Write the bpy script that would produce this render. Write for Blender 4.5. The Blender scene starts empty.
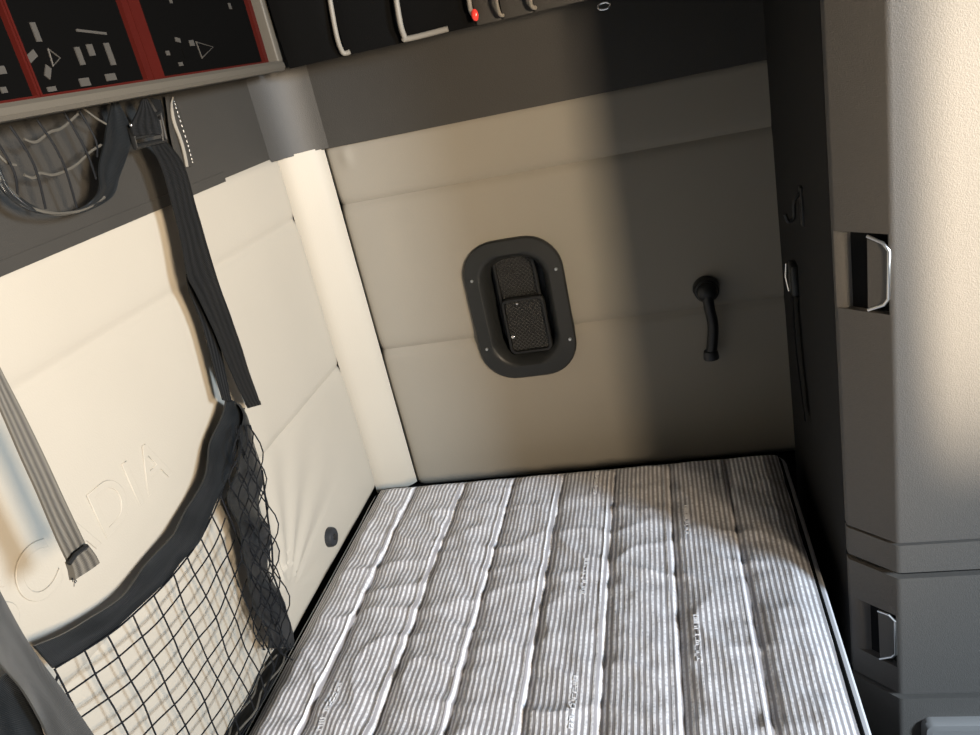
import bpy, bmesh, math, random
from mathutils import Vector, Matrix, noise
random.seed(7)
S = bpy.context.scene
C = S.collection
PI = math.pi
# ------------------------------------------------------------------ camera
CAMZ = 1.40
def nrm(v): return v.normalized()
Xc = nrm(Vector((.9636, -.1201, -.2388)))
Yc = Vector((.1716, -.4071, .8972)); Yc = nrm(Yc - Xc * Yc.dot(Xc))
Dc = Xc.cross(Yc) * -1
if Dc.y < 0: Dc = -Dc
F = 800.0
def ray(u, v):
    p = Vector((u - 490.0, v - 367.5, F))
    return Vector((p.dot(Xc), p.dot(Yc), -p.dot(Dc)))
CP = Vector((0, 0, CAMZ))
def at(u, v, axis, val):
    """point of a real plane (x, y or z = val) seen at a photograph coordinate"""
    r = ray(u, v); k = 'xyz'.index(axis)
    return CP + r * ((val - CP[k]) / r[k])
cam = bpy.data.cameras.new('camera'); cam.sensor_width = 36; cam.lens = F / 980 * 36; cam.clip_start = .02
co = bpy.data.objects.new('camera', cam); C.objects.link(co)
right = Vector((Xc.x, Yc.x, -Dc.x)); down = Vector((Xc.y, Yc.y, -Dc.y)); fw = Vector((Xc.z, Yc.z, -Dc.z))
m = Matrix.Identity(4)
for i in range(3):
    m[i][0] = right[i]; m[i][1] = -down[i]; m[i][2] = -fw[i]; m[i][3] = CP[i]
co.matrix_world = m
S.camera = co

# ------------------------------------------------------------------ materials
def mat(name, col, rough=.6, spec=.5, metal=0, bump=0, bscale=300, var=0, vscale=8, coat=0, emit=None, estr=0, sheen=0):
    M = bpy.data.materials.new(name); M.use_nodes = True
    nt = M.node_tree; b = nt.nodes['Principled BSDF']; N = nt.nodes; L = nt.links
    b.inputs['Base Color'].default_value = (*col, 1); b.inputs['Roughness'].default_value = rough
    b.inputs['Specular IOR Level'].default_value = spec; b.inputs['Metallic'].default_value = metal
    b.inputs['Coat Weight'].default_value = coat; b.inputs['Sheen Weight'].default_value = sheen
    tc = N.new('ShaderNodeTexCoord')
    if bump:
        n = N.new('ShaderNodeTexNoise'); n.inputs['Scale'].default_value = bscale; n.inputs['Detail'].default_value = 3
        bp = N.new('ShaderNodeBump'); bp.inputs['Strength'].default_value = bump; bp.inputs['Distance'].default_value = .002
        L.new(tc.outputs['Object'], n.inputs['Vector']); L.new(n.outputs['Fac'], bp.inputs['Height']); L.new(bp.outputs['Normal'], b.inputs['Normal'])
    if var:
        n = N.new('ShaderNodeTexNoise'); n.inputs['Scale'].default_value = vscale; n.inputs['Detail'].default_value = 4
        mx = N.new('ShaderNodeMix'); mx.data_type = 'RGBA'
        mx.inputs[6].default_value = (*[c * (1 - var) for c in col], 1); mx.inputs[7].default_value = (*[min(1, c * (1 + var)) for c in col], 1)
        L.new(tc.outputs['Object'], n.inputs['Vector']); L.new(n.outputs['Fac'], mx.inputs[0]); L.new(mx.outputs[2], b.inputs['Base Color'])
    if emit:
        b.inputs['Emission Color'].default_value = (*emit, 1); b.inputs['Emission Strength'].default_value = estr
    return M
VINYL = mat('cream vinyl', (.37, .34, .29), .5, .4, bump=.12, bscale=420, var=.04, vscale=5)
VINYL_SHADED = mat('shaded cream vinyl', (.245, .225, .19), .55, .35, bump=.12, bscale=420, var=.04, vscale=5)  # same vinyl, darkened: the end wall's weaker light is put into the colour
DKTRIM = mat('charcoal textured plastic', (.036, .034, .031), .5, .4, bump=.25, bscale=700, var=.06, vscale=12)
DKSIDE = mat('black trim', (.014, .0135, .013), .75, .2, bump=.2, bscale=600)
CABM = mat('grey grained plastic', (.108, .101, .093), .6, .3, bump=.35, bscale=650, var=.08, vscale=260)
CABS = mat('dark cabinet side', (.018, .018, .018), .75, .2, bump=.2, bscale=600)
GAP = mat('shadow gap black', (.008, .008, .008), .9, .1)
BLK = mat('satin black plastic', (.010, .0105, .011), .42, .4, bump=.1, bscale=800)
BLKR = mat('black rubber', (.02, .022, .026), .45, .4)
BEZEL = mat('dark grey bezel plastic', (.015, .0165, .017), .45, .4, bump=.1, bscale=900)
WIRE = mat('grey wire mesh', (.055, .055, .052), .45, .4)
BLKFAB = mat('black fabric', (.004, .004, .004), .85, .06, bump=.3, bscale=900)
RED = mat('red painted trim', (.045, .005, .0035), .6, .12, var=.15, vscale=20)  # red darkened to carry the shade over the overhead shelf
BEIGE = mat('beige moulded plastic', (.085, .077, .064), .5, .3, bump=.1, bscale=500)  # beige lowered: shade above the shelf line is put into the colour
PANEL = mat('black glossy panel', (.002, .002, .002), .8, .04)
STICK = mat('pale sticker', (.05, .047, .043), .6, .4)  # dimmed along with the frames, overhead shade included in the colour
CHROME = mat('chrome', (.8, .8, .8), .18, .5, metal=1)
STEEL = mat('brushed rim metal', (.75, .74, .72), .3, .5, metal=1)
PALE = mat('pale grey piping', (.20, .185, .16), .55, .4)
WHT = mat('white stitch thread', (.6, .58, .52), .7, .2)
WHITEP = mat('white piping', (.62, .63, .66), .6, .3)
REDL = mat('red indicator lens', (.6, .04, .03), .2, .5, emit=(1, .06, .04), estr=.25)
CORD = mat('black net cord', (.007, .008, .010), .7, .15)
CORDL = mat('worn grey net cord', (.075, .07, .06), .7, .3)
GREYP = mat('light grey plastic', (.24, .235, .23), .4, .5, coat=.2)
FLOORM = mat('black floor mat', (.015, .015, .015), .8, .2, bump=.3, bscale=200)
CEIL = mat('headliner fabric', (.12, .11, .10), .9, .1, bump=.2, bscale=500)
PRINT = mat('white print', (.66, .66, .68), .7, .2)

def webmat(name, c0, c1, rough=.45, ribs=5, sheen=.2, spec=.5):
    M = mat(name, c0, rough, spec); nt = M.node_tree; N = nt.nodes; L = nt.links; b = N['Principled BSDF']
    uv = N.new('ShaderNodeUVMap'); sx = N.new('ShaderNodeSeparateXYZ'); L.new(uv.outputs[0], sx.inputs[0])
    a = N.new('ShaderNodeMath'); a.operation = 'MULTIPLY'; a.inputs[1].default_value = ribs * 2 * PI; L.new(sx.outputs[0], a.inputs[0])
    s = N.new('ShaderNodeMath'); s.operation = 'SINE'; L.new(a.outputs[0], s.inputs[0])
    r = N.new('ShaderNodeMapRange'); r.inputs[1].default_value = -1; r.inputs[2].default_value = 1; L.new(s.outputs[0], r.inputs[0])
    mx = N.new('ShaderNodeMix'); mx.data_type = 'RGBA'; mx.inputs[6].default_value = (*c0, 1); mx.inputs[7].default_value = (*c1, 1)
    L.new(r.outputs[0], mx.inputs[0]); L.new(mx.outputs[2], b.inputs['Base Color'])
    v = N.new('ShaderNodeMath'); v.operation = 'MULTIPLY'; v.inputs[1].default_value = 2 * PI * 500; L.new(sx.outputs[1], v.inputs[0])
    vs = N.new('ShaderNodeMath'); vs.operation = 'SINE'; L.new(v.outputs[0], vs.inputs[0])
    vm = N.new('ShaderNodeMath'); vm.operation = 'MULTIPLY_ADD'; vm.inputs[1].default_value = .25; L.new(vs.outputs[0], vm.inputs[0]); L.new(r.outputs[0], vm.inputs[2])
    bp = N.new('ShaderNodeBump'); bp.inputs['Strength'].default_value = .5; bp.inputs['Distance'].default_value = .0015
    L.new(vm.outputs[0], bp.inputs['Height']); L.new(bp.outputs['Normal'], b.inputs['Normal'])
    return M
WEB = webmat('black webbing', (.006, .0065, .007), (.012, .0125, .0135), .6, 4, sheen=0, spec=.12)
WEBV = webmat('black coated border webbing', (.009, .0105, .012), (.011, .0125, .014), .33, 2, spec=.45)
WEBG = webmat('taupe grey webbing', (.05, .045, .038), (.115, .104, .086), .6, 3.5)
WEBD = webmat('charcoal webbing', (.035, .035, .034), (.04, .04, .039), .6, 2)

def mattress_mat():
    M = mat('striped ticking', (.6, .6, .6), .62, .35, sheen=.15); nt = M.node_tree; N = nt.nodes; L = nt.links; b = N['Principled BSDF']
    tc = N.new('ShaderNodeTexCoord'); sx = N.new('ShaderNodeSeparateXYZ'); L.new(tc.outputs['Object'], sx.inputs[0])
    def mth(op, a, bb=None, c=None):
        n = N.new('ShaderNodeMath'); n.operation = op
        for i, q in enumerate((a, bb, c)):
            if q is None: continue
            if isinstance(q, (int, float)): n.inputs[i].default_value = q
            else: L.new(q, n.inputs[i])
        return n.outputs[0]
    n1 = N.new('ShaderNodeTexNoise'); n1.inputs['Scale'].default_value = 25; L.new(tc.outputs['Object'], n1.inputs['Vector'])
    wob = mth('MULTIPLY', mth('SUBTRACT', n1.outputs['Fac'], .5), .0012)
    xx = mth('ADD', sx.outputs[0], wob)
    s = mth('SINE', mth('MULTIPLY', xx, 2 * PI / .0082))
    st = mth('SMOOTH_MIN', mth('SMOOTH_MAX', mth('MULTIPLY_ADD', s, .9, .42), 0, .15), 1, .15)
    # broken weave along the length
    mp = N.new('ShaderNodeMapping'); mp.inputs['Scale'].default_value = (150, 210, 1); L.new(tc.outputs['Object'], mp.inputs[0])
    n2 = N.new('ShaderNodeTexNoise'); n2.inputs['Scale'].default_value = 1; n2.inputs['Detail'].default_value = 2; L.new(mp.outputs[0], n2.inputs['Vector'])
    wv = mth('MULTIPLY_ADD', n2.outputs['Fac'], 1.7, .05)
    fac = mth('MULTIPLY', st, wv)
    mx = N.new('ShaderNodeMix'); mx.data_type = 'RGBA'
    mx.inputs[6].default_value = (.27, .255, .265, 1); mx.inputs[7].default_value = (.77, .765, .79, 1)
    L.new(fac, mx.inputs[0]); L.new(mx.outputs[2], b.inputs['Base Color'])
    bp = N.new('ShaderNodeBump'); bp.inputs['Strength'].default_value = .55; bp.inputs['Distance'].default_value = .0012
    L.new(fac, bp.inputs['Height']); L.new(bp.outputs['Normal'], b.inputs['Normal'])
    return M
TICK = mattress_mat()

# ------------------------------------------------------------------ helpers
def tag(o, label=None, cat=None, group=None, kind=None):
    if label: o['label'] = label
    if cat: o['category'] = cat
    if group: o['group'] = group
    if kind: o['kind'] = kind
    return o
def thing(name, loc, label, cat, group=None):
    o = bpy.data.objects.new(name, None); o.empty_display_size = .05; C.objects.link(o); o.location = loc
    return tag(o, label, cat, group)
def wloc(o):
    v = Vector(o.location)
    while o.parent: o = o.parent; v += Vector(o.location)
    return v
class MB:
    """collects shapes (world coordinates) and links them as one mesh object"""
    def __init__(s): s.bm = bmesh.new(); s.uv = s.bm.loops.layers.uv.new('UVMap')
    def box(s, a, b, bev=0):
        a, b = Vector(a), Vector(b); c = (a + b) / 2; d = b - a
        r = bmesh.ops.create_cube(s.bm, size=1, matrix=Matrix.Translation(c) @ Matrix.Diagonal((*d, 1)))
        if bev:
            ed = list({e for v in r['verts'] for e in v.link_edges})
            bmesh.ops.bevel(s.bm, geom=ed, offset=bev, segments=3, affect='EDGES', profile=.5)
        return s
    def obox(s, M, size, bev=0):
        r = bmesh.ops.create_cube(s.bm, size=1, matrix=M @ Matrix.Diagonal((*size, 1)))
        if bev:
            ed = list({e for v in r['verts'] for e in v.link_edges})
            bmesh.ops.bevel(s.bm, geom=ed, offset=bev, segments=2, affect='EDGES', profile=.5)
        return s
    def cyl(s, p, q, r, r2=None, n=20, bev=0):
        p, q = Vector(p), Vector(q); d = q - p
        R = d.to_track_quat('Z', 'Y').to_matrix().to_4x4()
        r_ = bmesh.ops.create_cone(s.bm, cap_ends=True, segments=n, radius1=r, radius2=r if r2 is None else r2, depth=d.length, matrix=Matrix.Translation((p + q) / 2) @ R)
        if bev:
            ed = [e for e in {e for v in r_['verts'] for e in v.link_edges} if any(len(f.verts) > 4 for f in e.link_faces)]
            bmesh.ops.bevel(s.bm, geom=ed, offset=bev, segments=2, affect='EDGES', profile=.5)
        return s
    def ball(s, p, r, sc=(1, 1, 1)):
        bmesh.ops.create_uvsphere(s.bm, u_segments=20, v_segments=12, radius=r, matrix=Matrix.Translation(p) @ Matrix.Diagonal((*sc, 1))); return s
    def tube(s, pts, r, n=6, cyc=False):
        pts = [Vector(p) for p in pts]; rings = []; N = len(pts); x = None
        for i, p in enumerate(pts):
            if cyc: t = pts[(i + 1) % N] - pts[i - 1]
            else: t = pts[min(i + 1, N - 1)] - pts[max(i - 1, 0)]
            if t.length < 1e-9: t = Vector((0, 0, 1))
            t.normalize()
            if x is not None: x = x - t * x.dot(t)
            if x is None or x.length < 1e-4: x = t.cross(Vector((0, 0, 1)) if abs(t.z) < .95 else Vector((1, 0, 0)))
            x.normalize(); y = t.cross(x)
            rr = r[i] if isinstance(r, (list, tuple)) else r
            rings.append([s.bm.verts.new(p + (x * math.cos(k * 2 * PI / n) + y * math.sin(k * 2 * PI / n)) * rr) for k in range(n)])
        for i in range(N if cyc else N - 1):
            A, B = rings[i], rings[(i + 1) % N]
            for k in range(n): s.bm.faces.new((A[k], A[(k + 1) % n], B[(k + 1) % n], B[k]))
        if not cyc: s.bm.faces.new(rings[0][::-1]); s.bm.faces.new(rings[-1])
        return s
    def ribbon(s, L, R, th=.0022, sub=6, nacross=4, wav=0, normal=None, seed=0):
        L = smooth(L, sub); R = smooth(R, sub); n = len(L); fr = []; bk = []; dist = 0
        ds = []
        for i in range(n):
            if i: dist += (((L[i] + R[i]) - (L[i - 1] + R[i - 1])) / 2).length
            ds.append(dist)
            t = (L[min(i + 1, n - 1)] - L[max(i - 1, 0)]); w = R[i] - L[i]
            nn = normal or w.cross(t).normalized()
            if not normal and nn.dot(CP - L[i]) < 0: nn = -nn
            f = []; b = []
            for k in range(nacross + 1):
                q = k / nacross; p = L[i].lerp(R[i], q)
                wv = wav * noise.noise(Vector((dist * 18 + seed, q * 1.3, seed * 3.1)))
                f.append(s.bm.verts.new(p + nn * (th / 2 + wv))); b.append(s.bm.verts.new(p + nn * (-th / 2 + wv)))
            fr.append(f); bk.append(b)
        def face(vs, uvs):
            fc = s.bm.faces.new(vs)
            for lp, u in zip(fc.loops, uvs): lp[s.uv].uv = u
        for i in range(n - 1):
            for k in range(nacross):
                u0, u1 = k / nacross, (k + 1) / nacross; uv = [(u0, ds[i]), (u1, ds[i]), (u1, ds[i + 1]), (u0, ds[i + 1])]
                face((fr[i][k], fr[i][k + 1], fr[i + 1][k + 1], fr[i + 1][k]), uv)
                face((bk[i][k], bk[i + 1][k], bk[i + 1][k + 1], bk[i][k + 1]), [uv[0], uv[3], uv[2], uv[1]])
            for k in (0, nacross):
                u = k / nacross
                face((fr[i][k], fr[i + 1][k], bk[i + 1][k], bk[i][k]), [(u, ds[i])] * 4)
        for i in (0, n - 1):
            for k in range(nacross):
                face((fr[i][k], bk[i][k], bk[i][k + 1], fr[i][k + 1]), [(k / nacross, ds[i])] * 4)
        return s
    def prism(s, pts, z0, z1):
        """footprint pts (x,y) extruded in z"""
        a = [s.bm.verts.new((p[0], p[1], z0)) for p in pts]; b = [s.bm.verts.new((p[0], p[1], z1)) for p in pts]; n = len(pts)
        for i in range(n): s.bm.faces.new((a[i], a[(i + 1) % n], b[(i + 1) % n], b[i]))
        s.bm.faces.new(a[::-1]); s.bm.faces.new(b); return s
    def extrude(s, pts, d):
        """3-D outline pts extruded along vector d"""
        d = Vector(d); a = [s.bm.verts.new(Vector(p)) for p in pts]; b = [s.bm.verts.new(Vector(p) + d) for p in pts]; n = len(pts)
        for i in range(n): s.bm.faces.new((a[i], a[(i + 1) % n], b[(i + 1) % n], b[i]))
        s.bm.faces.new(a[::-1]); s.bm.faces.new(b); return s
    def loft(s, rings, cap=True, cap0=False):
        R = [[s.bm.verts.new(Vector(p)) for p in r] for r in rings]; n = len(R[0])
        for i in range(len(R) - 1):
            for k in range(n): s.bm.faces.new((R[i][k], R[i][(k + 1) % n], R[i + 1][(k + 1) % n], R[i + 1][k]))
        if cap: s.bm.faces.new(R[-1])
        if cap0: s.bm.faces.new(R[0][::-1])
        return s
    def grid(s, fn, nu, nv, skip=None):
        V = [[s.bm.verts.new(fn(i / nu, j / nv)) for j in range(nv + 1)] for i in range(nu + 1)]
        for i in range(nu):
            for j in range(nv):
                if skip and skip((V[i][j].co + V[i + 1][j + 1].co) / 2): continue
                s.bm.faces.new((V[i][j], V[i + 1][j], V[i + 1][j + 1], V[i][j + 1]))
        bmesh.ops.delete(s.bm, geom=[v for v in s.bm.verts if not v.link_faces], context='VERTS')
        return s
    def build(s, name, material, parent=None, shade=True, origin=None, fix=True):
        if fix: bmesh.ops.recalc_face_normals(s.bm, faces=s.bm.faces)
        o0 = Vector(origin) if origin is not None else (wloc(parent) if parent else None)
        if o0 is None:
            if s.bm.verts:
                lo = [min(v.co[i] for v in s.bm.verts) for i in range(3)]; hi = [max(v.co[i] for v in s.bm.verts) for i in range(3)]
                o0 = Vector(((lo[0] + hi[0]) / 2, (lo[1] + hi[1]) / 2, lo[2]))
        bmesh.ops.translate(s.bm, verts=s.bm.verts, vec=-o0)
        me = bpy.data.meshes.new(name); s.bm.to_mesh(me); s.bm.free()
        me.materials.append(material)
        if shade:
            for p in me.polygons: p.use_smooth = True
            try: me.set_sharp_from_angle(angle=math.radians(38))
            except Exception: pass
        o = bpy.data.objects.new(name, me); C.objects.link(o)
        if parent: o.parent = parent; o.location = o0 - wloc(parent)
        else: o.location = o0
        return o
def smooth(P, sub):
    P = [Vector(p) for p in P]
    if sub <= 1 or len(P) < 3:
        out = []
        for i in range(len(P) - 1):
            for k in range(max(sub, 1)): out.append(P[i].lerp(P[i + 1], k / max(sub, 1)))
        return out + [P[-1]]
    out = []
    for i in range(len(P) - 1):
        p0 = P[max(i - 1, 0)]; p1 = P[i]; p2 = P[i + 1]; p3 = P[min(i + 2, len(P) - 1)]
        for k in range(sub):
            t = k / sub
            out.append(.5 * (2 * p1 + (p2 - p0) * t + (2 * p0 - 5 * p1 + 4 * p2 - p3) * t * t + (3 * p1 - p0 - 3 * p2 + p3) * t ** 3))
    return out + [P[-1]]
def px(pts, axis, val): return [at(u, v, axis, val) for u, v in pts]
def rrect(hw, hh, r, n=8):
    out = []
    for cx, cy, a0 in ((hw - r, hh - r, 0), (-hw + r, hh - r, PI / 2), (-hw + r, -hh + r, PI), (hw - r, -hh + r, 1.5 * PI)):
        for k in range(n + 1):
            a = a0 + k / n * PI / 2; out.append((cx + r * math.cos(a), cy + r * math.sin(a)))
    return out
def st(name, mb, material, parent=None, label=None, **k):
    o = mb.build(name, material, parent, **k)
    if not parent: o['kind'] = 'structure'
    if label: o['label'] = label
    return o

# ------------------------------------------------------------------ dimensions
XB, YS = -.71, 1.52            # back wall and end wall
MT = .55                       # mattress top
PADT, PADB = 1.287, .53        # padded panels
SEAMS = (1.158, .838)
SHZ = 1.424                    # underside of the overhead units
X0, X1, Y0, Y1 = XB - .04, 2.3, -.75, YS + .04
CZ = 2.15

# ------------------------------------------------------------------ shell
st('floor', MB().box((X0 - .05, Y0 - .05, -.04), (X1 + .05, Y1 + .05, 0)), FLOORM)
st('ceiling', MB().box((X0 - .05, Y0 - .05, CZ), (X1 + .05, Y1 + .05, CZ + .04)), CEIL)
def seam_d(z, amp=.007, w=.010):
    d = 0
    for q in SEAMS: d -= amp * math.exp(-abs(z - q) / w)
    return d
def pad_edge(z, lo, hi, w=.02, dep=.012):
    d = 0
    for q in (z - lo, hi - z):
        if q < w: d -= dep * (1 - max(q, 0) / w) ** 2
    return d
YB = 1.473                     # back wall pad meets the corner bolster
def back_fn(u, v):
    y = Y0 + (YB - Y0) * u; z = PADB + (PADT - PADB) * v
    d = seam_d(z) + pad_edge(z, PADB, PADT)
    for vs in (1.455, .30): d -= .0 if vs < 1 else .003 * math.exp(-abs(y - 1.473) / .006)
    d += .0025 * noise.noise(Vector((y * 4, z * 5, 1)))
    # soft diagonal wrinkles gathered towards the bumper
    q = Vector((y - 1.02, z - .60)); 
    if q.length < .4 and q.y > -.05:
        a = math.atan2(q.y, q.x); d += .0035 * math.sin(a * 16 + 1) * max(0, 1 - q.length / .36) * min(1, q.length / .05) * (1 if 0.2 < a < 2.4 else .2)
    return Vector((XB + d, y, z))
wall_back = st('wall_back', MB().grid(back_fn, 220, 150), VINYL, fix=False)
st('wall_back_panel', MB().box((X0 - .03, Y0, 0), (XB - .018, Y1, CZ)), DKSIDE)
# dark trim above the pad
st('trim_back', MB().box((XB - .02, Y0, 1.2795), (XB - .002, YS - .04, CZ)), DKTRIM)
# small step in the lower edge of the trim
pp = at(212, 184, 'x', XB)
st('trim_step', MB().box((XB - .015, Y0, 1.2745), (XB - .0005, at(226, 180, 'x', XB).y, 1.290)), DKTRIM)
# embossed lettering on the pad
fc = bpy.data.curves.new('embossed_lettering', 'FONT'); fc.body = 'CASCADIA'; fc.size = .088; fc.extrude = .0003; fc.bevel_depth = .0009; fc.bevel_resolution = 2
fc.space_character = 1.12; fc.materials.append(VINYL); fc.align_x = 'RIGHT'
fo = bpy.data.objects.new('embossed_lettering', fc); C.objects.link(fo); fo.parent = wall_back
fo.matrix_parent_inverse = Matrix.Identity(4)
fo.location = Vector((XB + .0005, .862, .945)) - wloc(wall_back); fo.rotation_euler = (PI / 2, 0, PI / 2)

# corner bolster
def bol_fn(u, v):
    a = Vector((XB - .004, YB - .004)); b = Vector((-.635, YS + .002)); p = a.lerp(b, u)
    n = Vector((.53, -.85)).normalized(); bul = .007 * (1 - (2 * u - 1) ** 4) 
    z = PADB - .02 + (1.2765 - PADB + .02) * v
    p = p + n * (bul + .0012 * noise.noise(Vector((u, z * 7, 4))))
    return Vector((p.x, p.y, z))
st('trim_corner', MB().grid(bol_fn, 20, 80), VINYL)
st('trim_corner_upper', MB().prism([(XB - .002, 1.44)] + [((1-t)**2*(XB-.002)+2*t*(1-t)*(-.683)+t*t*(-.622), (1-t)**2*1.44+2*t*(1-t)*1.500+t*t*(YS-.004)) for t in [k/12 for k in range(13)]] + [(-.622, YS + .02), (XB - .01, YS + .02)], 1.2735, CZ), DKTRIM)

# end wall pad with the hole of the pocket
VC = Vector((-.314, YS, .905)); VW, VH = .1065, .150
pc = (at(463, 300, 'y', YS) + at(577, 318, 'y', YS)) / 2
pz = (at(515, 237, 'y', YS).z + at(527, 376, 'y', YS).z) / 2
VC = Vector((pc.x, YS, pz)); 
VC.x += .002
VW = .985 * (at(578, 335, 'y', YS).x - at(464, 275, 'y', YS).x) / 2; VH = (at(515, 237, 'y', YS).z - at(527, 376, 'y', YS).z) / 2
def side_fn(u, v):
    x = -.637 + (.30 + .637) * u; z =   .496 + (1.281 - .496) * v
    d = seam_d(z, .008, .010) + pad_edge(z, .496, 1.281)
    d -= .010 * math.exp(-(x + .637) / .006)
    d += .002 * noise.noise(Vector((x * 4, z * 5, 9)))
    q = (x + .595) / .012     # small pucker near the top left corner
    d += .004 * math.exp(-q * q) * max(0, 1 - abs(z - 1.25) / .03)
    return Vector((x, YS - d, z))
def vskip(c): return abs(c.x - VC.x) < VW - .030 and abs(c.z - VC.z) < VH - .030
st('wall_side', MB().grid(side_fn, 200, 160, vskip), VINYL_SHADED, fix=False)
st('wall_side_panel', MB().box((X0, YS + .07, 0), (2.3, YS + .10, CZ)), DKSIDE)
st('trim_side', MB().box((-.64, YS - .004, 1.2715), (.30, YS + .02, CZ)), DKTRIM)
# rest of the cab shell with its window openings
st('wall_front', MB().box((X1, Y0, 0), (X1 + .04, Y1, .95)).box((X1, Y0, 1.95), (X1 + .04, Y1, CZ)).box((X1, Y0, .95), (X1 + .04, Y0 + .02, 1.95)).box((X1, Y1 - .08, .95), (X1 + .04, Y1, 1.95)), DKTRIM)
st('wall_right', MB().box((X0, Y0 - .04, 0), (X1, Y0, 1.0)).box((X0, Y0 - .04, 1.9), (X1, Y0, CZ)).box((X0, Y0 - .04, 1.0), (.55, Y0, 1.9)).box((1.59, Y0 - .04, 1.0), (1.708, Y0, 1.9)).box((2.28, Y0 - .04, 1.0), (X1, Y0, 1.9)), DKTRIM)  # unseen pillar in the window is added to block sun_beam from the end wall
st('wall_left_panel', MB().box((.9, YS + .02, 0), (X1, YS + .06, CZ)), DKTRIM)

# ------------------------------------------------------------------ bunk and mattress
MXL, MXR, MYN, MYF = -.69, .148, -.58, 1.44
bb = thing('bunk_base', (-.28, .45, 0), 'dark bunk base under the striped mattress', 'bunk')
MB().box((-.70, -.62, .0), (.125, 1.46, .39), .01).build('bunk_box', DKSIDE, bb)
MB().box((-.705, -.62, .388), (.13, 1.47, .402), .003).build('bunk_board', BLK, bb)

mt = thing('mattress', ((MXL + MXR) / 2, .43, .402), 'grey and white striped quilted mattress lying on the bunk', 'mattress')
seams_u = [300, 372, 445, 519, 598, 684, 773]
sx_ = [at(u, 735, 'z', MT).x for u in seams_u]
edges = [MXL] + sx_ + [MXR]
def mh(x, y):
    """height of the quilted top above MT"""
    w = .0015 * math.sin(y * 9)
    h = 0
    for i in range(len(edges) - 1):
        a, b = edges[i] + (w if i else 0), edges[i + 1] + (w if i + 1 < len(edges) - 1 else 0)
        if a <= x <= b:
            t = (x - a) / (b - a)
            # fuller on one side of every channel, tucked under the seam on the other
            h = .010 * (1 - abs(2 * t - 1) ** 3.2)
            if i < len(edges) - 2: h += .0042 * math.exp(-((t - .93) / .035) ** 2)
            if i > 0: h -= .0035 * math.exp(-((t - .04) / .05) ** 2)
            break
    q = Vector((x * 9 - y * 3.2, y * 13 + x * 6.5, 0))
    r = 1 - abs(noise.noise(q * .9)) * 2.2
    damp = min(1, (MYF - y) / .16 + .12)
    h += .0048 * max(0, r) ** 2 * damp
    q2 = Vector((x * 24 + 5 - y * 8, y * 32 + x * 20, 3)); h += .0036 * noise.noise(q2) * damp
    q3 = Vector((x * 60, y * 48, 7)); h += .0008 * noise.noise(q3)
    e = min(x - MXL, MXR - x, MYF - y, y - MYN)
    if e < .03: h = h * (max(e, 0) / .03) - .006 * (1 - max(e, 0) / .03) ** 2
    return h
def top_fn(u, v):
    x = MXL + (MXR - MXL) * u; 
    y = MYN + (MYF - MYN) * (1 - (1 - v) ** 1.0)
    bow = .006 * noise.noise(Vector((y * 3, 0, 2))) if u in (0, 1) else 0
    yy = y - .012 * (1 - min(1, (1 - abs(2 * u - 1)) / .06)) ** 2 if v == 1 else y
    return Vector((x, yy, MT + mh(x, y)))
MB().grid(top_fn, 230, 400).build('quilted_top', TICK, mt)
def outline(off, z, r=.02, n=5, jit=0):
    hw, hh = (MXR - MXL) / 2 + off, (MYF - MYN) / 2 + off; cx, cy = (MXL + MXR) / 2, (MYF + MYN) / 2
    base = rrect(hw, hh, r + max(off, 0), n); out = []
    for i in range(len(base)):
        a = base[i]; b = base[(i + 1) % len(base)]; L = math.dist(a, b); k = max(1, int(L / .03))
        for j in range(k):
            t = j / k; p = (a[0] + (b[0] - a[0]) * t, a[1] + (b[1] - a[1]) * t)
            out.append(Vector((cx + p[0], cy + p[1], z + jit * noise.noise(Vector((p[0] * 9, p[1] * 9, 1))))))
    return out
def ring_at(off, z): return outline(off, z)
prof = [(-.004, MT - .008), (-.001, MT - .016), (.003, MT - .03), (.006, MT - .06), (.006, MT - .10), (0, MT - .14), (-.01, .404)]
def fixed_outline(off, z):
    base = outline(0, z); cx, cy = (MXL + MXR) / 2, (MYF + MYN) / 2; out = []
    hw, hh = (MXR - MXL) / 2, (MYF - MYN) / 2
    for p in base: out.append(Vector((cx + (p.x - cx) * (1 + off / hw), cy + (p.y - cy) * (1 + off / hh), p.z)))
    return out
MB().loft([fixed_outline(o, z) for o, z in prof], True, False).build('side_border', TICK, mt)
tag(MB().tube(outline(.0015, MT - .0095, jit=.003), .0042, 6, True).build('edge_piping', BLKFAB, mt), 'black piping cord')
tag(MB().tube(outline(.0085, MT - .018, jit=.002), .0058, 6, True).build('lower_piping', WHITEP, mt), 'white piping cord')
# faded printed words woven into the stripes: unreadable marks
for (u, v) in ((582, 600), (570, 735), (698, 668), (687, 541), (594, 500), (318, 735)):
    pr = MB()
    p = at(u, v, 'z', MT); x, y = p.x, p.y
    yy = y
    for k in range(9):
        if k == 2: yy += .009; continue
        for (a, b, c, d) in random.sample([(0, 0, .0012, .008), (.0058, 0, .007, .008), (0, 0, .007, .0012), (0, .0034, .007, .0046), (0, .0068, .007, .008)], 3):
            zz = MT + max(mh(x + a, yy + b), mh(x + c, yy + d), mh((x + (a + c) / 2), yy + (b + d) / 2)) + .0002
            pr.box((x + a, yy + b, zz - .001), (x + c, yy + d, zz + .0006))
        yy += .0105
    tag(pr.build('printed_word', PRINT, mt, shade=False), 'faded white printing between the stripes')

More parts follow.
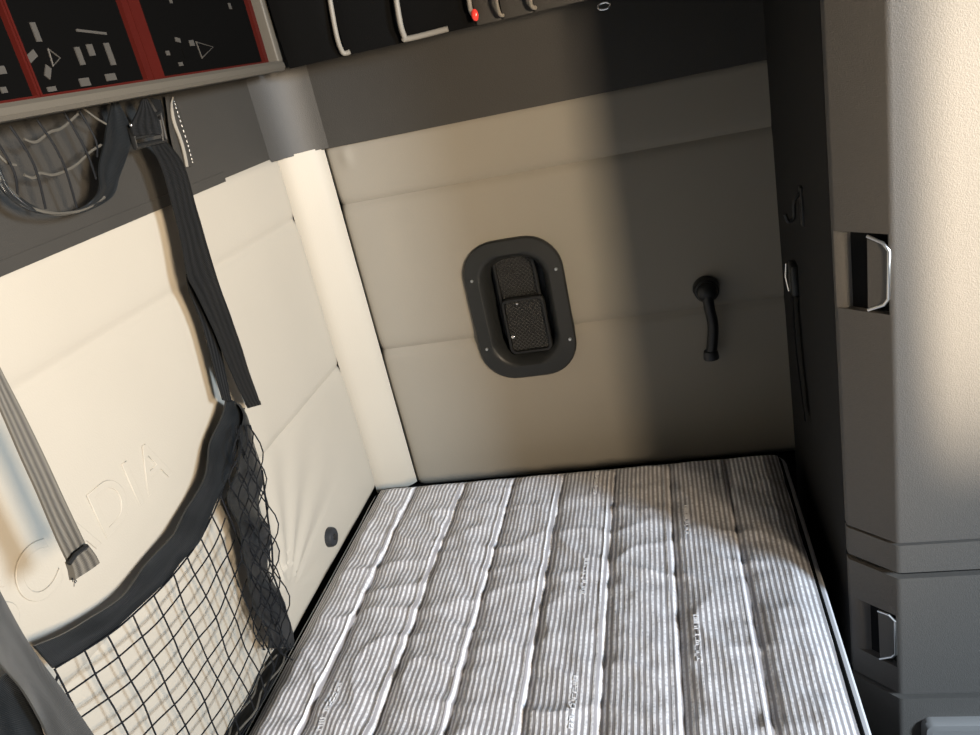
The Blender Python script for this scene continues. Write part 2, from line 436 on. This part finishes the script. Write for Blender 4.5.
# ------------------------------------------------------------------ wall pocket (bezel with mesh panels)
wp = thing('wall_pocket', VC, 'dark oval-cornered recessed pocket with mesh panels set in the end wall', 'wall pocket')
def vring(hw, hh, r, dy, dx=0, dz=0, n=10): return [Vector((VC.x + x + dx, YS + dy, VC.z + z + dz)) for x, z in rrect(hw, hh, r, n)]
R0 = .072
MB().loft([vring(VW, VH, R0, .006), vring(VW, VH, R0, -.006), vring(VW - .003, VH - .003, R0 - .002, -.0095), vring(VW - .024, VH - .024, R0 - .016, -.012),
           vring(VW - .029, VH - .029, R0 - .020, -.0125), vring(VW - .034, VH - .034, R0 - .022, -.009), vring(VW - .046, VH - .046, R0 - .030, .022), vring(VW - .048, VH - .052, R0 - .034, .045)], True).build('bezel', BEZEL, wp)
for (u, v) in ((472, 281), (556, 269), (487, 349), (570, 339)):
    p = at(u, v, 'y', YS - .011)
    s = MB().cyl((p.x, YS - .0105, p.z), (p.x, YS - .0145, p.z), .0034, .0026, 12).box((p.x - .002, YS - .0149, p.z - .0004), (p.x + .002, YS - .0142, p.z + .0004)).build('screw', STEEL, wp)
    s['label'] = 'bright screw head'
def mesh_panel(name, a, b, dy):
    pa = at(*a, 'y', YS + dy); pb = at(*b, 'y', YS + dy)
    x0, x1, z1, z0 = pa.x, pb.x, pa.z, pb.z; cx, cz = (x0 + x1) / 2, (z0 + z1) / 2; hw, hh = (x1 - x0) / 2, (z1 - z0) / 2
    f = MB()
    def rr(w, h, r, y): return [Vector((cx + p, YS + y, cz + q)) for p, q in rrect(w, h, r, 5)]
    f.loft([rr(hw, hh, .014, dy + .008), rr(hw, hh, .014, dy - .004), rr(hw - .002, hh - .002, .012, dy - .006), rr(hw - .006, hh - .006, .010, dy - .006), rr(hw - .007, hh - .007, .009, dy + .002)], True)
    fo = f.build(name, BLK, wp)
    g = MB(); n = 13; w, h = hw - .007, hh - .007
    for sgn in (1, -1):
        k = -(w + h)
        while k < w + h:
            # line x*sgn + z = k clipped to the rectangle
            pts = []
            for xx in (-w, w):
                z = k - sgn * xx
                if -h <= z <= h: pts.append((xx, z))
            for zz in (-h, h):
                xx = (k - zz) * sgn
                if -w <= xx <= w: pts.append((xx, zz))
            if len(pts) >= 2 and math.dist(pts[0], pts[1]) > .004:
                g.tube([(cx + pts[0][0], YS + dy, cz + pts[0][1]), (cx + pts[1][0], YS + dy, cz + pts[1][1])], .0007, 4)
            k += .0088
    g.build('wire_mesh', WIRE, fo)
    return fo
mesh_panel('mesh_panel', (490, 255), (546, 318), .026)
lo_ = mesh_panel('mesh_panel', (500, 300), (554, 349), .014)
p = at(513, 337, 'y', YS + .008); MB().ball(p, .0045, (1, .6, 1)).build('catch', CHROME, lo_)
p = at(517, 304, 'y', YS + .008); MB().ball(p, .0022, (1.4, .6, 1)).build('pull_tab', CHROME, lo_)

# ------------------------------------------------------------------ reading lamp
a = at(706, 288, 'y', YS); b = at(710, 350, 'y', YS)
rl = thing('reading_lamp', (a.x, YS, a.z), 'small black reading lamp with stem hanging on the shaded end wall', 'lamp')
MB().cyl((a.x, YS + .006, a.z), (a.x, YS - .022, a.z), .026, .023, 28, .003).build('mount', BLK, rl)
MB().ball((a.x, YS - .026, a.z), .020, (1, .8, 1)).build('swivel', BLK, rl)
MB().tube(smooth([(a.x, YS - .030, a.z), (a.x + .001, YS - .034, a.z - .03), (a.x + .004, YS - .032, a.z - .07), (b.x, YS - .03, b.z)], 6), .0105, 14).build('stem', BLK, rl)
MB().cyl((b.x, YS - .03, b.z + .012), (b.x, YS - .03, b.z - .006), .0135, .0155, 20, .002).build('lamp_head', BLKR, rl)

# ------------------------------------------------------------------ rubber bumper
p = at(331, 537, 'x', XB + .004)
rb = thing('wall_bumper', (XB, p.y, p.z), 'small round black rubber bumper on the cream back wall by the mattress', 'bumper')
MB().cyl((XB - .012, p.y, p.z), (XB + .012, p.y, p.z), .020, .0185, 24, .004).build('pad', BLKR, rb)
MB().cyl((XB + .011, p.y, p.z), (XB + .0135, p.y, p.z), .007, .006, 16).build('centre_plug', BLK, rb)

# ------------------------------------------------------------------ cabinet on the right
CY = .979
kc = at(895, 400, 'y', CY); KX = kc.x
cb = thing('tall_cabinet', (.55, 1.2, 0), 'tall grey cabinet with chamfered corner standing right of the mattress', 'cabinet')
LX, LY = .193, 1.030                 # where the chamfer meets the side
XR, YBK = .95, YS + .01
def arc(p, c, q, r, n=5):
    """rounded corner at c between p and q"""
    p, c, q = Vector(p), Vector(c), Vector(q); a = (p - c).normalized(); b = (q - c).normalized(); th = a.angle(b); t = r / math.tan(th / 2)
    A = c + a * t; B = c + b * t; return [tuple((1 - s) ** 2 * A + 2 * s * (1 - s) * c + s * s * B) for s in [k / n for k in range(n + 1)]]
def foot(ins=0):
    n1 = Vector((-1, 0)); ch = Vector((KX, CY)) - Vector((LX, LY)); n2 = Vector((ch.y, -ch.x)).normalized()
    if n2.y > 0: n2 = -n2
    L = Vector((LX + ins, LY + ins * .5)); K = Vector((KX + ins * .45, CY + ins))
    side = Vector((LX + ins, YBK)); rr = Vector((XR, CY + ins))
    return [tuple(side)] + arc(side, L, K, .008) + arc(L, K, rr, .012) + [tuple(rr), (XR, YBK)]
chd = (Vector((KX, CY)) - Vector((LX, LY))); chl = chd.length; chd.normalize(); chn = Vector((chd.y, -chd.x)); 
if chn.y > 0: chn = -chn
Z1 = at(902, 545, 'y', CY).z; Z2 = at(902, 576, 'y', CY).z; Z3 = at(903, 697, 'y', CY).z
MB().prism(foot(.010), 0.02, CZ - .01).build('carcass', GAP, cb)
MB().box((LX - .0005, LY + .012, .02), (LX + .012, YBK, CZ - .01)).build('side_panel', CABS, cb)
def recess_foot(t0, t1, depth):
    """footprint with a finger pocket in the chamfer between fractions t0..t1"""
    f = foot(0); L = Vector((LX, LY)); K = Vector((KX, CY))
    side = Vector((LX, YBK)); rr = Vector((XR, CY)); a = L + chd * chl * t0; b = L + chd * chl * t1; q = -chn * depth
    return [tuple(side)] + (arc(side, L, K, .004) if t0 > .06 else [tuple(L)]) + [tuple(a), tuple(a + q * .35 + chd * .012), tuple(a + q + chd * .026), tuple(b + q), tuple(b)] + arc(L, K, rr, .012) + [tuple(rr), (XR, YBK)]
def hz(u, v):
    """height of a point of the chamfer seen at u,v"""
    r = ray(u, v); L = Vector((LX, LY)); # solve on the vertical chamfer plane
    k = (L.x * chn.x + L.y * chn.y) / (r.x * chn.x + r.y * chn.y); P = CP + r * k
    return P.z, (Vector((P.x, P.y)) - L).dot(chd) / chl
def front_panel(name, z0, z1, pocket=None):
    mb = MB()
    if pocket:
        pz0, pz1, t0, t1 = pocket
        mb.prism(foot(0), z0, pz0).prism(recess_foot(t0, t1, .022), pz0, pz1).prism(foot(0), pz1, z1)
    else: mb.prism(foot(0), z0, z1)
    # only the front shell of the footprint is needed: keep in front of the side panel
    bmesh.ops.bisect_plane(mb.bm, geom=mb.bm.verts[:] + mb.bm.edges[:] + mb.bm.faces[:], plane_co=(0, LY + .022, 0), plane_no=(0, 1, 0), clear_outer=True)
    return mb.build(name, CABM, cb)
def handle(parent, uvs):
    """plate in the chamfer plane with a bright rim; uvs outline in the photograph, from the top left round to bottom left"""
    P = []
    for u, v in uvs:
        r = ray(u, v); o = Vector((LX, LY)) + chn * .001; k = (o.x * chn.x + o.y * chn.y) / (r.x * chn.x + r.y * chn.y); P.append(CP + r * k)
    n3 = Vector((chn.x, chn.y, 0))
    pl = MB().extrude(P, n3 * -.004).build('handle_plate', CABM, parent, shade=False)
    tag(MB().tube(P, .0020, 8).build('handle_rim', STEEL, pl), 'bright metal rim')
z1_, t1_ = hz(889, 238); z0_, _ = hz(888, 308)
up = front_panel('door', Z1 + .003, CZ - .015, (hz(868, 312)[0], hz(868, 233)[0], .02, .96))
handle(up, [(867, 236), (883, 243), (889, 251), (888.5, 299), (884, 305), (868, 310)])
front_panel('trim_strip', Z2 + .005, Z1 - .0015)
dr = front_panel('drawer', Z3 + .006, Z2 - .005, (hz(876, 657)[0], hz(876, 607)[0], .14, .95))
handle(dr, [(878, 611), (889, 615), (895, 621), (896, 654), (892, 657), (880, 659)])
lw = front_panel('plinth', .02, Z3 - .004)
q0 = at(921, 717, 'y', CY)
def lid(off, r, dy): return [Vector((q0.x + .16 + x, CY + dy, q0.z - .09 + z)) for x, z in rrect(.16 - off, .09 - off, r, 6)]
MB().loft([lid(0, .014, .004), lid(0, .014, -.008), lid(.004, .012, -.014), lid(.012, .008, -.015), lid(.014, .006, -.010)], True).build('flap', GREYP, lw)['label'] = 'light grey rounded flap'

# latch and strap on the shaded side of the cabinet
a = at(797, 278, 'x', LX); b = at(803, 206, 'x', LX)
lh = thing('strap_latch', (LX, a.y, a.z), 'black latch with dangling strap on the dark side of the cabinet', 'latch')
MB().box((LX - .012, a.y - .018, a.z - .028), (LX + .002, a.y + .018, a.z + .028), .005).build('latch_body', BLK, lh)
tag(MB().tube([(LX - .014, a.y + .012, a.z + .024), (LX - .016, a.y + .014, a.z), (LX - .013, a.y + .008, a.z - .024)], .0016, 6).build('latch_spring', CHROME, lh), 'chrome spring wire')
MB().ribbon([(LX - .010, a.y + .012, a.z - .02), (LX - .012, a.y + .004, a.z - .12), (LX - .010, a.y - .03, a.z - .24)], [(LX - .010, a.y - .014, a.z - .02), (LX - .012, a.y - .024, a.z - .12), (LX - .010, a.y - .058, a.z - .24)], .002, 6).build('strap', WEB, lh)
hk = thing('coat_hook', (LX, b.y, b.z), 'slim black hook above the latch on the dark cabinet side', 'hook')
MB().box((LX - .004, b.y - .008, b.z - .03), (LX + .001, b.y + .008, b.z + .03), .0015).build('backplate', BLK, hk)
MB().tube(smooth([(LX - .003, b.y, b.z + .02), (LX - .012, b.y, b.z + .008), (LX - .014, b.y, b.z - .015), (LX - .022, b.y, b.z - .02), (LX - .026, b.y, b.z - .008)], 5), .003, 8).build('prong', BLK, hk)

# ------------------------------------------------------------------ overhead shelf along the back wall
SX, SY = -.625, 1.42
os_ = thing('overhead_shelf', (XB, .35, SHZ), 'beige-lipped overhead shelf along the top of the back wall', 'shelf')
def lip_fn():
    pr_ = [(-.006, .0), (.002, .001), (.006, .006), (.0055, .013), (.001, .0175), (-.006, .018)]
    rings = []
    for y in (Y0 + .01, .2, .8, SY - .006, SY - .002):
        k = 1 if y < SY - .003 else .8
        rings.append([Vector((SX + a * k, y, SHZ + b)) for a, b in pr_])
    return rings
MB().loft(lip_fn(), True, True).build('front_lip', BEIGE, os_)
MB().box((XB - .002, Y0 + .01, SHZ + .002), (SX - .004, SY - .004, SHZ + .014)).build('shelf_board', DKTRIM, os_)
# end cheek
e0 = at(285, 66, 'x', SX); 
MB().box((SX - .05, SY - .020, SHZ + .0145), (SX + .004, SY, SHZ + .30), .004).build('end_cheek', BEIGE, os_)
# red framed black panels standing on the shelf
def yx(u, v, x): return at(u, v, 'x', x).y
zt = SHZ + .24; FX = SX - .004
cuts = [yx(-95, 118, FX - .011), yx(42, 101, FX - .011), yx(153, 77, FX - .011), yx(272, 50, FX - .011)]
names = ['left-hand red-framed black panel at the picture edge above the beige lip', 'middle red-framed black panel with two rows of pale stickers above the lip', 'right-hand red-framed black panel with one triangle sticker above the beige lip']
def red_bar(mb, y0, y1, z0, z1, d=.010, lean=0): mb.box((FX - .016, y0, z0), (FX - .016 + d, y1, z1), .002)
for i in range(3):
    y0, y1 = cuts[i] + .001, cuts[i + 1] - .001
    if i == 2: y1 = SY - .0215
    t = thing('framed_panel', (FX - .016, (y0 + y1) / 2, SHZ + .017), names[i], 'panel', 'red-framed panels over the back wall')
    MB().box((FX - .022, y0, SHZ + .0145), (FX - .0165, y1, zt)).build('panel', PANEL, t)
    fr = MB(); wl, wr = ((.006, .003), (.004, .026), (.030, .012))[i]
    if i == 1: wl = .003; wr = .014
    if i == 2: wl = .026; wr = .013
    zb = SHZ + .017
    fr.box((FX - .0175, y0, zb), (FX - .010, y0 + wl, zt)); fr.box((FX - .0175, y1 - wr, zb), (FX - .010, y1, zt))
    fr.box((FX - .0175, y0 + wl - .001, zb - .002), (FX - .0105, y1 - wr + .001, zb + .004)); fr.box((FX - .0175, y0 + wl - .001, zt - .008), (FX - .0105, y1 - wr + .001, zt))
    fr.build('frame', RED, t, shade=False)
    def sticker(u, v, w, h, mtl=STICK, rot=0):
        p = at(u, v, 'x', FX - .0155)
        M = Matrix.Translation((FX - .0158, p.y, p.z)) @ Matrix.Rotation(rot, 4, 'X')
        return MB().obox(M, (.0014, w, h)).build('sticker', mtl, t, shade=False)
    def tri(*uv):
        return tag(MB().tube([at(u, v, 'x', FX - .0150) for u, v in uv], .0012, 5, True).build('triangle_sticker', STICK, t), 'pale outlined warning triangle')
    if i == 1:
        sticker(36, 32, .008, .020); sticker(32, 56, .016, .008, rot=.4); sticker(80, 56, .009, .020); sticker(91, 50, .011, .013); sticker(110, 54, .010, .026)
        sticker(85, 82, .018, .009); sticker(111, 77, .020, .008); sticker(48, 72, .014, .008, rot=.9); sticker(52, 89, .014, .005); tri((48, 49), (60, 58), (53, 66))
        sticker(92, 32, .055, .003, rot=-.1); 
    elif i == 2:
        tri((196, 42), (213, 47), (202, 58)); sticker(178, 40, .012, .006, rot=-.2); sticker(192, 43, .012, .008); sticker(168, 53, .008, .006); sticker(181, 64, .010, .005); sticker(230, 6, .007, .009); sticker(171, 1, .006, .006)
        sticker(186, 53, .016, .012, PANEL)
    else:
        sticker(2, 70, .010, .008); sticker(4, 90, .008, .006)

# ------------------------------------------------------------------ overhead unit on the end wall
ou = thing('overhead_locker', (-.2, SY + .05, SHZ), 'black overhead locker with grey ribs above the end wall', 'locker')
MB().box((SX + .012, SY + .014, SHZ + .003), (.19, YS - .004, CZ - .02)).build('locker_body', DKSIDE, ou)
def bx(u, v): return at(u, v, 'y', SY).x
cols = [SX + .010, bx(343, 48), bx(405, 33), bx(474, 18), bx(500, 12), bx(532, 4), bx(600, -10)]
def bin_door(x0, x1, zb, hgt, bulge, mtl, name='bin_door'):
    def fn(u, v):
        x = x0 + (x1 - x0) * u; z = zb + hgt * v
        d = bulge * math.sin(PI * min(1, .12 + v * .9)) ** .6 if bulge else 0
        return Vector((x, SY + .012 - d * (1 - .15 * abs(2 * u - 1) ** 4), z))
    return MB().grid(fn, 10, 20).build(name, mtl, ou)
for i in range(3): bin_door(cols[i] + .002, cols[i + 1] - .002, SHZ + .001, .30, .030 if i == 0 else .022, BLKFAB)
for i in range(3, 6): bin_door(cols[i] + .002, cols[i + 1] - .001, SHZ + .001, .30, .012, DKTRIM if i > 2 else BLKFAB)
def rib(x, z0, r=.0045, foot=.02):
    tag(MB().tube(smooth([(x + .030, SY - .012, SHZ + .30), (x + .009, SY - .018, SHZ + .12), (x + .001, SY - .018, SHZ + .04), (x, SY - .010, z0 + .008), (x + .004, SY - .006, z0 + .003), (x + foot, SY - .004, z0 + .004)], 6), r, 10).build('rib', PALE, ou), 'grey rounded rib')
rib(cols[1], SHZ + .002, .0042, .012); rib(cols[2], SHZ + .002, .0048, .075)
rib(cols[3], SHZ + .014, .0040, .006); rib(cols[4], SHZ + .004, .0030, .004); rib(cols[5], SHZ + .004, .0034, .004)
p = at(475, 15, 'y', SY - .016); tag(MB().ball(p, .0075, (.8, .7, 1.25)).build('indicator_lens', REDL, ou), 'small red lit lens')
p = at(604, 6, 'y', SY - .003)
tag(MB().tube([(p.x + .010 * math.cos(a), SY - .004, p.z + .005 * math.sin(a)) for a in [k * 2 * PI / 20 for k in range(20)]], .0016, 6, True).build('ring_pull', CHROME, ou), 'chrome ring')
MB().box((cols[6], SY + .004, SHZ - .004), (.19, SY + .016, CZ - .02)).build('blank_panel', DKSIDE, ou)

# ------------------------------------------------------------------ restraint net hanging on the back wall
NX = XB + .030
rn = thing('restraint_net', (NX, .9, MT), 'black bunk restraint net with webbing border hanging against the back wall', 'net')
def P(pts, x): return px(pts, 'x', x)
outer = [(226, 398), (213, 440), (196, 494), (166, 540), (126, 590), (86, 621), (32, 646), (2, 662)]
inner = [(243, 408), (238, 440), (229, 468), (205, 528), (171, 576), (121, 624), (87, 648), (54, 668), (20, 690)]
inner = inner[:8]
outer = outer[:7]
inn = P(inner, NX + .004); out_ = P(outer, NX)
# same count of control points
def resample(pts, n):
    q = smooth(pts, 10); L = [0]
    for i in range(1, len(q)): L.append(L[-1] + (q[i] - q[i - 1]).length)
    o = []; j = 0
    for k in range(n):
        d = L[-1] * k / (n - 1)
        while j < len(L) - 2 and L[j + 1] < d: j += 1
        t = (d - L[j]) / max(1e-9, L[j + 1] - L[j]); o.append(q[j].lerp(q[j + 1], min(1, max(0, t))))
    return o
BO, BI = resample(out_, 12), resample(inn, 12)
MB().ribbon(BO, BI, .003, 5, 6, wav=.007, normal=Vector((1, 0, 0)), seed=2).build('border_webbing', WEBV, rn)
# cord bundle edge sewn to the border
net = MB()
edge = smooth(BI, 6)
net.tube([q + Vector((.002, 0, 0)) for q in edge], .0013, 5)
ZB = .562
starts = [(54, 668), (84, 651), (108, 634), (132, 615), (154, 594), (172, 574), (187, 553), (200, 534), (211, 514), (220, 494), (229, 470)]
YMAX = lambda z: at(258, 560, 'x', NX).y + .0 * z
def wig(y, z): return .006 * noise.noise(Vector((y * 14, z * 14, 5)))
for (u, v) in starts:
    p = at(u, v, 'x', NX); pts = []
    z = p.z; y = p.y
    while z > ZB:
        yy = y + .004 * noise.noise(Vector((z * 12, y * 30, 2)))
        if yy > at(262, 600, 'x', NX).y: break
        pts.append((NX + wig(yy, z), yy, z)); z -= .012
    if len(pts) > 2: net.tube(pts, .00115, 5)
dz = .0365
for k in range(1, 11):
    seg = []
    for q in edge[::2]:
        z = q.z - dz * k * (1 + .0 * k) - .003 * noise.noise(Vector((q.y * 15, k, 1)))
        y = q.y
        if z < ZB or y > at(258, 590, 'x', NX).y: 
            if len(seg) > 2: net.tube(seg, .00115, 5)
            seg = []; continue
        seg.append((NX + wig(y, z), y, z))
    if len(seg) > 2: net.tube(seg, .00115, 5)
# lines continuing left of the border, behind the support strap
for k in range(0, 8):
    a_ = at(54, 668, 'x', NX); z = a_.z - dz * k - .01
    if z > ZB: net.tube([(NX, a_.y, z), (NX + .004, a_.y - .05, z - .022), (NX, a_.y - .12, z - .045)], .0016, 5)
for k in range(1, 4):
    a_ = at(54, 668, 'x', NX); net.tube([(NX, a_.y - .035 * k, a_.z - .01), (NX, a_.y - .035 * k, ZB)], .0016, 5)
net.build('netting', CORD, rn)
# gathered end of the net: crumpled fabric strip and loose cords
gl = P([(236, 404), (240, 440), (232, 490), (243, 550), (258, 610), (270, 648)], NX + .012); gr = P([(239, 405), (261, 458), (265, 505), (268, 560), (281, 610), (289, 648)], NX - .004)
MB().ribbon(gl, gr, .003, 8, 8, wav=.018, seed=5).build('gathered_webbing', WEBV, rn)
gn = MB()
for k in range(9):
    t = k / 8; pts = []
    for i in range(26):
        s_ = i / 25; v = 425 + 225 * s_; cl = 232 + 28 * max(0, s_ - .25) / .75 + 4; cr = 250 + 40 * s_ ** .8
        u = cl + (cr - cl) * (t + .28 * math.sin(s_ * 19 + k * 2.3)); pts.append(at(u, v, 'x', NX + .022 + .012 * math.sin(s_ * 13 + k)))
    gn.tube(pts, .0011, 5)
for k in range(5):
    pts = []
    for i in range(12):
        s_ = i / 11; v = 520 + 25 * k + 40 * s_; u = 244 + 6 * k + 22 * s_ + 6 * math.sin(s_ * 9 + k); pts.append(at(u, v, 'x', NX + .03))
    gn.tube(pts, .0011, 5)
gn.tube(P([(262, 470), (268, 520), (272, 548), (273, 575), (284, 605), (288, 622), (290, 645)], NX + .006), .0017, 5)
gn.build('gathered_netting', CORD, rn)
# hem running along the mattress edge
hl = [at(u, v, 'z', .560) for u, v in ((262, 652), (240, 690), (214, 735), (190, 778))]; hr = [at(u, v, 'z', .566) for u, v in ((289, 648), (268, 690), (243, 730), (222, 770))]
MB().ribbon(hl, hr, .004, 6, 6, wav=.006, seed=9).build('hem_webbing', WEB, rn)
hn = MB()
for k in range(3):
    pts = []
    for i in range(14):
        s_ = i / 13; u = 285 - 58 * s_ - k * 11 + 3 * math.sin(s_ * 14 + k * 2); v = 655 + 100 * s_; q = at(u, v, 'z', .572); pts.append(q)
    hn.tube(pts, .0015, 5)
hn.build('hem_cord', CORDL, rn)
# support strap at the near end
MB().ribbon(P([(-14, 640), (0, 664), (24, 692), (42, 726), (54, 760)], NX + .045), P([(-14, 568), (0, 591), (27, 642), (62, 690), (96, 742)], NX + .045), .003, 6, 5, wav=.003, seed=11).build('support_strap', WEBD, rn)
MB().ribbon(P([(-20, 690), (-5, 720), (5, 760)], NX + .02), P([(6, 672), (30, 705), (44, 760)], NX + .02), .003, 6, 5, wav=.012, seed=13).build('loose_webbing', WEBV, rn)
# strap from the buckle to the corner of the net
s1l = [(150, 142), (164, 174), (178, 225), (187, 272), (196, 292), (214, 330), (231, 372), (246, 404)]
s1r = [(164, 140), (184, 166), (196, 210), (208, 250), (219, 284), (233, 324), (247, 366), (259, 402)]
sp = MB().ribbon(P(s1l, NX + .020), P(s1r, NX + .012), .0024, 6, 5, wav=.002, seed=21).build('strap', WEB, rn)
MB().ribbon(P([(246, 403), (249, 408)], NX + .021), P([(259, 401), (260, 405)], NX + .013), .0045, 2, 3).build('stitched_tip', WEB, sp)
MB().ribbon(P([(186, 274), (189, 290), (204, 330), (215, 372), (222, 400)], NX + .006), P([(198, 268), (206, 296), (217, 330), (224, 368), (231, 402)], NX + .010), .0024, 6, 4, wav=.002, seed=23).build('lower_strap', WEB, rn)
# buckle
bk = Vector(at(148, 128, 'x', NX + .022)); 
cor = P([(131, 131), (159, 113), (165, 140), (135, 147)], NX + .022)
bo = MB().tube(cor, .0036, 8, True)
mid = P([(134, 138), (162, 132)], NX + .022); bo.tube(mid, .003, 8)
bko = bo.build('buckle', BLK, rn)
tag(MB().tube(P([(160, 120), (162, 130), (163, 141)], NX + .027), .0015, 6).build('buckle_edge', CHROME, bko), 'bright worn buckle edge')
tag(MB().ball(at(131, 125, 'x', NX + .027), .0022).build('buckle_pin', CHROME, bko), 'bright pin end')
MB().ribbon(P([(142, 99), (137, 112), (131, 126), (134, 136)], NX + .026), P([(146, 98), (154, 112), (160, 124), (162, 134)], NX + .026), .0026, 5, 4).build('upper_strap', WEB, rn)
MB().ribbon(P([(150, 98), (156, 108), (162, 118)], NX + .012), P([(160, 100), (163, 112), (163, 120)], NX + .010), .0024, 5, 3).build('strap_return', WEB, rn)

# ------------------------------------------------------------------ stitched flap beside the buckle, standing in for a strap's lit edge
ff = thing('stitched_flap', at(178, 130, 'x', XB), 'grey stitched flap with edge painted as lit hanging right of the buckle', 'flap')
fl = P([(166, 96), (168, 112), (172, 140), (180, 166)], XB + .012); fr_ = P([(174, 98), (182, 120), (188, 145), (192, 166)], XB + .004)
MB().ribbon(fl, fr_, .003, 5, 4).build('flap', DKTRIM, ff)
tag(MB().tube(smooth(P([(173, 97), (171.5, 106), (174, 122), (180, 138), (184, 152), (187, 167)], XB + .016), 5), [.0008 + .0020 * min(1, i / 8) for i in range(26)], 8).build('edge_piping', PALE, ff), 'edge painted pale as if lit')  # pale tone paints the light catching the strap edge
stt = MB(); sq = smooth(P([(174, 101), (180, 120), (188, 145), (193, 164)], XB + .010), 10)
for i in range(0, len(sq) - 1, 2): stt.tube([sq[i], sq[i].lerp(sq[i + 1], .9)], .0007, 4)
stt.build('stitching', WHT, ff)

# ------------------------------------------------------------------ upper net pocket under the shelf
UX = XB + .045
un = thing('hammock_net', (UX, .8, SHZ - .1), 'small sagging black net hanging below the beige shelf lip', 'net')
def UP(pts): return P(pts, UX)
ul = UP([(-12, 150), (0, 168), (10, 187), (32, 206), (60, 212), (84, 206), (97, 190), (100, 165), (106, 130), (112, 100)])
ur = UP([(-14, 158), (-3, 178), (8, 194), (31, 211), (60, 215), (88, 211), (112, 196), (118, 175), (131, 138), (117, 101)])
MB().ribbon(ul, ur, .0025, 6, 4, wav=.006, seed=31).build('border_webbing', WEBV, un)
tag(MB().tube(smooth(UP([(-8, 168), (8, 188), (30, 207), (60, 214), (86, 208), (104, 197)]), 6), .0022, 6).build('rim_cord', CORDL, un), 'worn grey rim cord')
cn = MB()
for pl in ([(-10, 130), (10, 172), (22, 198)], [(10, 126), (30, 165), (50, 208)], [(36, 118), (58, 160), (81, 207)], [(64, 112), (82, 150), (100, 178)], [(79, 110), (92, 140), (101, 156)]):
    cn.tube(smooth([q + Vector((.006 * math.sin(i * 2.2), 0, 0)) for i, q in enumerate(UP(pl))], 5), .0014, 5)
cn.build('netting', CORD, un)
ch_ = MB()
for pl in ([(24, 139), (36, 142), (50, 132), (62, 128), (78, 114)], [(24, 175), (34, 178), (40, 173), (52, 175), (63, 172)], [(63, 172), (76, 165), (90, 152), (101, 145)], [(-6, 150), (6, 162), (16, 165)], [(84, 109), (96, 118), (106, 124)]):
    ch_.tube(smooth(UP(pl), 5), .0016, 5)
tag(ch_.build('cross_cord', CORDL, un), 'pale grey cross cords')

# ------------------------------------------------------------------ loose strap at the left
LXP = XB + .13
hs = thing('hanging_strap', (LXP, at(40, 480, 'x', LXP).y, at(80, 570, 'x', LXP).z), 'taupe ribbed strap hanging free with a folded end at the left', 'strap')
MB().ribbon(P([(-60, 270), (-30, 340), (0, 409), (32, 482), (54, 532), (70, 567)], LXP), P([(-40, 258), (-20, 322), (0, 369), (32, 432), (62, 496), (87, 548)], LXP), .0026, 6, 6, wav=.001).build('webbing', WEBG, hs)
e = MB().ribbon(P([(69, 562), (72, 572), (73, 580)], LXP + .004), P([(86, 544), (93, 554), (97, 563)], LXP + .004), .007, 4, 6, wav=.003, seed=3).build('folded_end', WEBG, hs)
MB().tube(P([(69, 564), (76, 554), (87, 546)], LXP + .008), .0022, 6).build('fold_edge', BLK, e)
fy = MB()
for k in range(5):
    p0 = at(72 + k * .6, 578, 'x', LXP + .004); fy.tube([p0, p0 + Vector((.001, random.uniform(-.006, .004), -random.uniform(.002, .006)))], .0004, 3)
fy.build('frayed_threads', CORD, e)

# ------------------------------------------------------------------ light
def area(name, loc, target, sx, sy, power, col, spread=180):
    l = bpy.data.lights.new(name, 'AREA'); l.shape = 'RECTANGLE'; l.size = sx; l.size_y = sy; l.energy = power; l.color = col; l.spread = math.radians(spread)
    o = bpy.data.objects.new(name, l); C.objects.link(o); o.location = loc
    o.rotation_euler = (Vector(target) - Vector(loc)).to_track_quat('-Z', 'Y').to_euler(); return o
# low warm daylight through the front of the door window, cool sky through the windscreen, a low sunbeam through the door window
area('door_window_daylight', (1.40, Y0 - .12, 1.48), (-.71, 1.0, 1.42), .32, .42, 16, (1, .80, .57), 58)
area('windscreen_skylight', (X1 + .03, -.60, 1.75), (-.3, .8, .60), .36, .45, 112, (.72, .86, 1), 150)
sl = bpy.data.lights.new('sun_beam', 'SPOT'); sl.energy = 4300; sl.color = (1, .85, .65); sl.spot_size = math.radians(12.5); sl.spot_blend = .85; sl.shadow_soft_size = .02
so = bpy.data.objects.new('sun_beam', sl); C.objects.link(so); so.location = (2.9, -2.2, 1.36)
so.rotation_euler = (Vector((.52, CY, 1.14)) - Vector(so.location)).to_track_quat('-Z', 'Y').to_euler()
W = bpy.data.worlds.new('world'); S.world = W; W.use_nodes = True
W.node_tree.nodes['Background'].inputs[0].default_value = (.75, .85, 1, 1); W.node_tree.nodes['Background'].inputs[1].default_value = .3

S.view_settings.view_transform = 'Standard'; S.view_settings.look = 'None'; S.view_settings.gamma = 1; S.view_settings.exposure = 0
try: S.view_settings.use_curve_mapping = False
except Exception: pass
